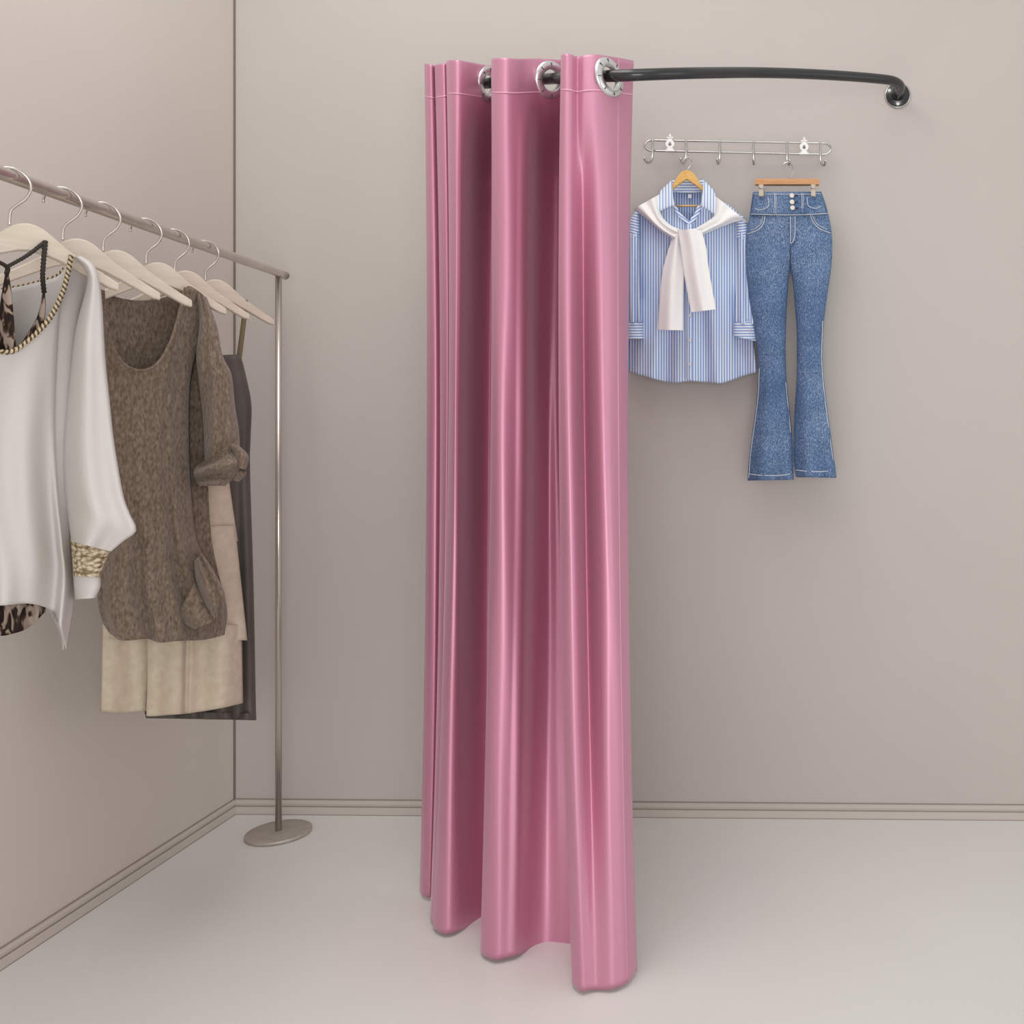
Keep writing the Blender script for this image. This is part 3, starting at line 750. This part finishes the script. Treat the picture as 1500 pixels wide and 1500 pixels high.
# ================================================================== SHIRT, SWEATER AND ITS HANGER
rs = 0.974
hg = thing('clothes_hanger', 'honey wooden hanger inside the blue striped shirt', 'hanger', W(1007, 252, rs))
bm = B(); fm = Matrix.Translation(W(1007, 251, rs))
def prof_oak(s):
    zt = lin([(0, 0), (0.10, -0.6), (0.2, -3), (0.33, -9), (0.5, -20), (0.6, -26), (1, -46)], s)
    zb = lin([(0, -13), (0.3, -21), (0.6, -31), (0.95, -52), (1, -52)], s)
    return zt, zb
hanger_body(bm, [(-40, 1), (-22, -4), (0, -6), (22, -4), (40, 1)], prof_oak, 2.6); bm.transform(fm); obj('shoulder_bar', bm, M['oak'], hg, sharp=32)
bm = B(); tube(bm, spl(hook_path(13, 6.5, (1, 0), 215), 50), 0.9*U, 10); bm.transform(Matrix.Translation(W(1007, 251, rs-0.004))); obj('hook', bm, M['chrome'], hg)
bm = B(); tube(bm, [W(972, 301.5, rs), W(1044, 301.5, rs)], 1.3*U, 12); obj('trouser_bar', bm, M['oak'], hg)

sh = thing('shirt', 'blue and white striped long sleeved shirt hanging on the wall', 'shirt', W(1010, 560, 0.98))
f_sh = lambda u, v: 0.0045*math.sin(u*22+1.2)*v+0.002*math.sin(u*41+2)*v
def PR(pts, r): return [(x, y, r) for x, y in pts]
RB, RF = 0.9835, 0.9655
bm = B()
sheet(bm, PR([(930, 309), (950, 298), (968, 289), (984, 283), (986, 296), (990, 308), (998, 320), (1010, 328), (1017, 320), (1024, 308), (1028, 296), (1031, 283), (1048, 290), (1070, 302), (1090, 320)], 0.9745),
      PR([(918, 543), (940, 550), (966, 557), (985, 561), (1010, 558), (1035, 560), (1058, 561), (1085, 552), (1109, 545)], 0.972),
      PR([(930, 309), (929, 400), (924, 470), (918, 543)], 0.977), PR([(1090, 320), (1092, 400), (1100, 470), (1109, 545)], 0.977), 110, 80, bulge=0.008, fold=f_sh)
bo = obj('body', bm, M['shirt'], sh, solid=0.0008)
bm = B()
sheet(bm, PR([(930, 309), (950, 298), (968, 289), (984, 280), (1007, 281), (1031, 280), (1048, 290), (1070, 302), (1090, 320)], 0.979),
      PR([(918, 540), (966, 552), (1010, 554), (1058, 554), (1109, 542)], 0.981),
      PR([(930, 309), (929, 400), (924, 470), (918, 540)], 0.979), PR([(1090, 320), (1092, 400), (1100, 470), (1109, 542)], 0.979), 60, 50, bulge=-0.003)
obj('back_panel', bm, M['shirt_shade'], sh, solid=0.0008)['label'] = 'shaded inside of the shirt back'
# sleeves, shoulder caps, cuffs
for nm, Lp, Rp, cap_l, cap_r, cu_l, cu_r in (
    ('l', [(921, 345), (918, 400), (917, 440), (918, 472)], [(936, 340), (937, 400), (939, 440), (941, 472)], [(930, 309), (923, 325), (921, 348)], [(936, 308), (937, 325), (937, 348)], [(917, 471), (917, 496)], [(942, 472), (943, 496)]),
    ('r', [(1080, 340), (1079, 400), (1077, 440), (1076, 474)], [(1096, 345), (1099, 400), (1105, 440), (1109, 474)], [(1080, 312), (1079, 330), (1079, 350)], [(1091, 318), (1097, 335), (1097, 350)], [(1075, 472), (1074, 492)], [(1109, 470), (1112, 501)])):
    bm = B(); loft(bm, Lp, Rp, 0.969, 0.010, 40, 28, fold=lambda u, v: 0.003*math.sin(u*13)*(0.4+v), uvoff=1.5); s1 = obj('sleeve', bm, M['shirt'], sh)
    bm = B(); loft(bm, cap_l, cap_r, 0.970, 0.0105, 20, 24, uvturn=0.25 if nm == 'l' else -0.12); obj('shoulder_cap', bm, M['shirt_h'], s1)
    bm = B(); loft(bm, cu_l, cu_r, 0.968, 0.0095, 12, 24); cu = obj('cuff', bm, M['shirt_h'], s1)
bm = B(); disc(bm, [(0.05*U, 1.2*U), (1.8*U, 1.0*U), (2.0*U, 0), (0.05*U, 0)], 16, frame(W(1098, 483, 0.9585), wn)); obj('button', bm, M['button'], cu)
# collar
bm = B()
sheet(bm, PR([(984, 264), (985, 275), (986, 288), (988, 301)], 0.9635), PR([(968, 279), (964, 290), (963, 300), (963.5, 311)], 0.963), PR([(984, 264), (968, 279)], 0.966), PR([(988, 301), (976, 305), (963.5, 311)], 0.959), 24, 20, bulge=0.003)
obj('collar_leaf', bm, M['collar'], sh, solid=0.002)
bm = B()
sheet(bm, PR([(1030.5, 263), (1030, 275), (1028, 290), (1025.5, 302)], 0.9635), PR([(1046, 279), (1048.5, 290), (1049, 300), (1047, 315)], 0.963), PR([(1030.5, 263), (1046, 279)], 0.966), PR([(1025.5, 302), (1036, 307), (1047, 315)], 0.959), 24, 20, bulge=0.003)
obj('collar_leaf', bm, M['collar'], sh, solid=0.002)
bm = B()
sheet(bm, PR([(982, 265), (995, 261.5), (1007, 261), (1020, 261.5), (1032, 265)], 0.9815), PR([(984, 281), (1007, 282.5), (1030, 281)], 0.9815), PR([(982, 265), (984, 281)], 0.977), PR([(1032, 265), (1030, 281)], 0.977), 24, 10, bulge=0.0)
obj('collar_stand', bm, M['shirt_h'], sh, solid=0.002)
# front band around the neck opening
bm = B(); loft(bm, [(985, 300), (991, 314), (1001, 324), (1010, 331)], [(990, 301), (996, 311), (1004, 319), (1013, 326)], 0.9655, 0.0014, 20, 12, uvturn=0.6); obj('neck_band', bm, M['shirt_h'], sh)
bm = B(); loft(bm, [(1022, 301), (1018, 311), (1012, 320), (1008, 327)], [(1028, 302), (1024, 314), (1017, 325), (1012, 332)], 0.9650, 0.0014, 20, 12, uvturn=-0.6); obj('neck_band', bm, M['shirt_h'], sh)
bm = B(); loft(bm, [(1006, 328), (1006, 420), (1006, 500), (1006, 556)], [(1015, 328), (1015, 420), (1015, 500), (1015, 556)], lambda u, v: 0.9635, 0.0014, 50, 12, uvoff=1.0); pk = obj('placket', bm, M['shirt'], sh)
for y in (462, 499, 534):
    bm = B(); disc(bm, [(0.05*U, 1.2*U), (1.9*U, 1.0*U), (2.1*U, 0), (0.05*U, 0)], 16, frame(W(1010.5, y, 0.9615), wn)); obj('button', bm, M['button'], pk)
bm = B(); box(bm, W(1010.5, 287.5, 0.978), (5*U, 1*U, 5.5*U)); obj('neck_tag', bm, M['tag'], sh, smooth=False)

sw = thing('sweater', 'white sweater tied by its sleeves over the shoulders of the striped shirt', 'sweater', W(1005, 480, 0.96))
bm = B(); loft(bm, [(928, 306), (946, 320), (966, 337), (987, 351)], [(967, 284), (968, 312), (980, 328), (998, 337)], lambda u, v: 0.963-0.008*v, 0.0085, 40, 32, fold=lambda u, v: 0.0028*math.sin(u*13+2)); obj('shoulder_wrap', bm, M['sweater'], sw)
bm = B(); loft(bm, [(1048, 287), (1046.5, 314), (1036, 324), (1018, 335)], [(1097, 327), (1079, 325), (1051, 335), (1026, 346)], lambda u, v: 0.963-0.008*v, 0.0085, 40, 32, fold=lambda u, v: 0.0028*math.sin(u*13+2)); obj('shoulder_wrap', bm, M['sweater'], sw)
bm = B(); loft(bm, [(984, 339), (982, 346), (985, 353)], [(1022, 334), (1026, 341), (1022, 350)], 0.953, 0.009, 16, 28, caps=True, tfun=lambda v: 0.3+0.7*math.sin(PI*v)); obj('knot', bm, M['sweater'], sw)
bm = B(); loft(bm, [(985, 347), (977, 372), (970, 400), (966, 440), (963.5, 483)], [(999, 345), (1001, 372), (1002, 400), (1001, 440), (1000.5, 484)], lambda u, v: 0.952-0.001*v, 0.0060, 50, 32, fold=lambda u, v: 0.0025*math.sin(u*8+1.0)); obj('sleeve', bm, M['sweater'], sw)
bm = B(); loft(bm, [(992, 336), (997, 365), (1000, 390), (1006, 425), (1012, 457.5)], [(1028, 337), (1035, 365), (1038, 390), (1044, 425), (1049, 453)], lambda u, v: 0.943+0.003*v, 0.0060, 50, 32, fold=lambda u, v: 0.0022*math.sin(u*9+0.3)); obj('sleeve', bm, M['sweater'], sw)

# ================================================================== JEANS AND THEIR HANGER
rj = 0.958
jh = thing('trouser_hanger', 'short brown wooden clip hanger holding the blue jeans', 'hanger', W(1153, 267, rj))
bm = B()
c = W(1153, 267, rj); s = rj*U
box(bm, (0, 0, 0), (94*s, 12*s, 9*s), Matrix.Translation(c), 2*s); obj('bar', bm, M['beech'], jh, sharp=35)
hk = [(1158.5, 263.5, rj-0.001), (1159, 258, rj-0.001), (1162, 250, rj-0.001), (1161, 243, rj-0.001), (1155.5, 237.4, rj-0.001), (1149.5, 239, rj-0.001), (1147, 243, rj-0.001)]
bm = B(); ptube(bm, hk, 1.0, 50, 10); obj('hook', bm, M['chrome'], jh)
for x in (1115.5, 1191.5):
    bm = B(); box(bm, (0, 0, 0), (6.8*s, 18*s, 17*s), Matrix.Translation(W(x, 280.5, rj-0.0082)), 1.0*s)
    cl = obj('clip', bm, M['clip'], jh)
    bm = B(); tube(bm, [W(x-4, 275, rj-0.0145), W(x+4, 275, rj-0.0145)], 1.1*s, 10); obj('clip_spring', bm, M['chrome'], cl)

je = thing('jeans', 'blue high-waisted flared jeans with three waist buttons hanging on wall', 'jeans', W(1158, 703, rj))
oL = [(1103, 282), (1099, 310), (1094, 340), (1092, 370), (1094, 405), (1098, 440), (1104, 475), (1109, 510), (1111, 545), (1109, 580), (1104, 620), (1099, 655), (1096, 685), (1095, 704)]
oR = [(1203, 281), (1211, 305), (1217, 333), (1219, 362), (1217, 395), (1212, 430), (1207, 470), (1205, 510), (1206, 545), (1210, 585), (1216, 630), (1221, 668), (1224, 688), (1225, 700)]
iL = [(1157.5, 282), (1157.5, 340), (1157.5, 390), (1155, 410), (1153, 440), (1151, 480), (1150.5, 520), (1152.5, 560), (1157, 605), (1160, 640), (1161.5, 675), (1162.5, 703)]
iR = [(1157.5, 282), (1157.5, 340), (1157.5, 390), (1161, 410), (1164, 440), (1167, 480), (1167.5, 520), (1167, 555), (1164.5, 595), (1162.5, 635), (1162.5, 675), (1166, 699)]
def byy(tab, y):
    return lin([(b2, a) for a, b2 in tab], y)
def jeans_r(px, py, side=None):
    """front surface of the jeans"""
    Lx, Rx = byy(oL, py), byy(oR, py)
    uf = min(1, max(0, (px-Lx)/max(Rx-Lx, 1)))
    bf = max(0.0, 1-abs(2*uf-1)**3)**0.6
    a, b2 = (Lx, byy(iL, py)) if (side == 'l' or (side is None and px < 1158)) else (byy(iR, py), Rx)
    ul = min(1, max(0, (px-a)/max(b2-a, 1)))
    bl2 = max(0.0, 1-abs(2*ul-1)**2.4)**0.6
    w = min(1, max(0, (py-375)/35.0))
    bf2 = bf*(1-w)+bl2*w
    return bf2
TJ = 0.0105
def leg(side):
    bm = B(); nv, m = 110, 40
    O = spl(oL if side == 'l' else oR, nv); I = spl(iL if side == 'l' else iR, nv)
    Lr, Rr = (O, I) if side == 'l' else (I, O)
    Vv = []
    for j in range(nv):
        row = []
        for i in range(m):
            a = 2*PI*i/m; u = 0.5-0.5*math.cos(a); s2 = math.sin(a)
            px = Lr[j][0]+(Rr[j][0]-Lr[j][0])*u; py = Lr[j][1]+(Rr[j][1]-Lr[j][1])*u
            bb = jeans_r(px, py, side)
            fl = max(0, (py-520)/180.0)
            rr = rj-TJ*bb*(1 if s2 > 1e-6 else (-1 if s2 < -1e-6 else 0))
            if s2 > 0: rr += 0.0025*fl*math.sin(u*11+1)+0.0008*math.sin(py*0.11+px*0.05)
            row.append(bm.verts.new(W(px, py, rr)))
        Vv.append(row)
    grid_faces(bm, Vv, lambda i, j: (i/m, j/nv), closed_u=True)
    return obj('trouser_leg', bm, M['denim'], je, solid=0.001)
lgL = leg('l'); lgR = leg('r')
def jw(px, py, lift=1.2): return W(px, py, rj-TJ*jeans_r(px, py)-lift/1500.0-0.0008)
def stitch(path, parent, name='stitching', rad=0.55, mat='stitch', n=60, lift=0.8):
    bm = B(); tube(bm, [jw(x, y, lift) for x, y in spl(path, n)], rad*U, 6); return obj(name, bm, M[mat], parent)
def patch(name, x0, x1, y0, y1, parent, lift=1.5, nx=16, ny=8, mat='denim'):
    bm = B()
    Vv = [[bm.verts.new(jw(x0+(x1-x0)*i/(nx-1)+(0), y0+(y1-y0)*j/(ny-1), lift)) for i in range(nx)] for j in range(ny)]
    grid_faces(bm, Vv, lambda i, j: (i/nx, j/ny)); return obj(name, bm, M[mat], parent, solid=0.0022)
# waistband
bm = B(); nx = 48
rows = []
for y in (281, 286, 292, 298, 304, 310, 314):
    Lx, Rx = byy(oL, max(y, 282))+1.5, byy(oR, max(y, 282))-1.5
    rows.append([bm.verts.new(jw(Lx+(Rx-Lx)*i/(nx-1), y, 1.6)) for i in range(nx)])
grid_faces(bm, rows, lambda i, j: (i/nx, j/6)); wb = obj('waistband', bm, M['denim'], je, solid=0.003)
stitch([(1100, 313.5), (1130, 314.5), (1158, 314.8), (1190, 314), (1212, 312.5)], wb, lift=3.0)
stitch([(1104, 284), (1130, 284.5), (1180, 284.5), (1202, 283.5)], wb, lift=3.0, rad=0.4)
for x in (1134.5, 1174.5):
    stitch([(x, 283), (x+0.4, 300), (x-0.2, 314)], wb, lift=3.2)
    stitch([(x+2.2, 283), (x+2.4, 300), (x+2, 314)], wb, lift=3.2, rad=0.35)
stitch([(1125, 289), (1126, 300), (1122, 305), (1112, 307.5), (1106, 305)], wb, lift=3.2); stitch([(1182, 289), (1183.5, 300), (1188, 304), (1196, 305), (1203, 302)], wb, lift=3.2)
patch('belt_loop', 1132.2, 1136, 305, 313.5, wb, 4.2, 4, 6); patch('belt_loop', 1173.5, 1177.3, 305, 313.5, wb, 4.2, 4, 6)
for x, y in ((1160, 286.5), (1160.3, 296), (1161, 304.5)):
    bm = B(); k = U
    disc(bm, [(0.05*k, 2.0*k), (1.2*k, 1.7*k), (2.0*k, 2.4*k), (3.0*k, 2.2*k), (3.3*k, 1.0*k), (3.3*k, -0.5*k), (0.05*k, -0.5*k)], 24, frame(jw(x, y, 4.4), wn)); obj('button', bm, M['button'], wb)
    bm = B(); tube(bm, [jw(x+3.5, y, 4.0), jw(x+8.5, y, 4.0)], 0.8*U, 8); obj('buttonhole', bm, M['mark'], wb)
# fly and pockets
patch('fly', 1157.5, 1165.5, 316, 354, je, 1.6, 8, 16)
stitch([(1157.8, 317), (1157.8, 340), (1157.6, 356)], je, 'fly_stitching', lift=3.4); stitch([(1164.6, 317), (1164.6, 340), (1162.5, 352), (1158, 357)], je, 'fly_stitching', lift=3.4)
stitch([(1157.6, 357), (1157.8, 375), (1157.6, 393)], je, 'rise_seam', lift=1.4, rad=0.6, mat='mark')
stitch([(1120.5, 316.5), (1118.5, 327), (1112, 335.5), (1103, 340), (1094.5, 343)], je, 'pocket_edge', rad=0.6, lift=0.9); stitch([(1187, 315), (1191, 325), (1198, 333), (1207, 338), (1217, 341.5)], je, 'pocket_edge', rad=0.6, lift=0.9)
stitch([(1117.5, 317), (1115.5, 326), (1109, 333), (1100, 337)], je, 'pocket_edge', rad=0.4, lift=0.8); stitch([(1190, 315), (1194, 324), (1201, 331), (1211, 336)], je, 'pocket_edge', rad=0.4, lift=0.8)
# hems and side seams
stitch([(1096.5, 694), (1112, 696), (1135, 696.5), (1150, 695.5), (1160.5, 693)], lgL, 'hem_stitching', lift=1.4); stitch([(1165, 688.5), (1180, 690), (1200, 691), (1222.5, 689)], lgR, 'hem_stitching', lift=1.4)
stitch([(byy(oR, y)-1.8, y) for y in (470, 520, 560, 600, 640, 690)], lgR, 'side_seam', rad=0.6, lift=0.9)
stitch([(byy(oL, y)+1.6, y) for y in (540, 580, 620, 660, 700)], lgL, 'side_seam', rad=0.5, lift=0.9)
stitch([(byy(iL, y)-1.6, y) for y in (560, 600, 640, 690)], lgL, 'inner_seam', rad=0.5, lift=0.9)

# ================================================================== LIGHT
def area(name, loc, target, sx, sy, power, col=(1, 0.97, 0.93)):
    l = bpy.data.lights.new(name, 'AREA'); l.shape = 'RECTANGLE'; l.size = sx; l.size_y = sy; l.energy = power; l.color = col
    o = bpy.data.objects.new(name, l); COL.objects.link(o); o.location = loc
    o.rotation_euler = (Vector(target)-Vector(loc)).to_track_quat('-Z', 'Y').to_euler(); return o
NEU = (1, 0.985, 0.97)
area('fill_light_top', (-0.2, 0.4, 4.2), (-0.6, 2.2, 0.6), 2.6, 2.2, 22, NEU)  # unseen overhead softbox, added to light the open-topped room
area('fill_light_rack', (-1.1, 1.7, 3.2), (-1.15, 2.1, 0), 0.9, 1.4, 14, NEU)  # added fill without a fixture, lifts floor and wall around the rack
area('fill_light_right', (6, 0, 1.5), (-0.6, 2.5, 0.8), 3.0, 2.6, 30, NEU)  # added soft light from the right, no window stands there
area('fill_light_front', (0.25, -1.0, 1.1), (-1.6, 2.5, 0.3), 1.5, 1.2, 34, NEU)  # added fill near the camera, brightens the lower left wall
w = bpy.data.worlds.new('World'); scene.world = w; w.use_nodes = True
bg = w.node_tree.nodes['Background']; bg.inputs[0].default_value = (1.0, 0.985, 0.97, 1); bg.inputs[1].default_value = 0.78

# ================================================================== CAMERA
cam = bpy.data.cameras.new('Camera'); co = bpy.data.objects.new('Camera', cam); COL.objects.link(co)
co.location = (0, 0, ZC*U); co.rotation_euler = (PI/2, 0, 0)
cam.sensor_width = 36; cam.lens = 36.0
cam.shift_x = (750-CX)/1500.0; cam.shift_y = (CY-750)/1500.0
cam.clip_start = 0.05
scene.camera = co
scene.view_settings.view_transform = 'Standard'; scene.view_settings.look = 'None'
scene.view_settings.gamma = 1.0; scene.view_settings.use_curve_mapping = False
scene.view_settings.exposure = -0.10
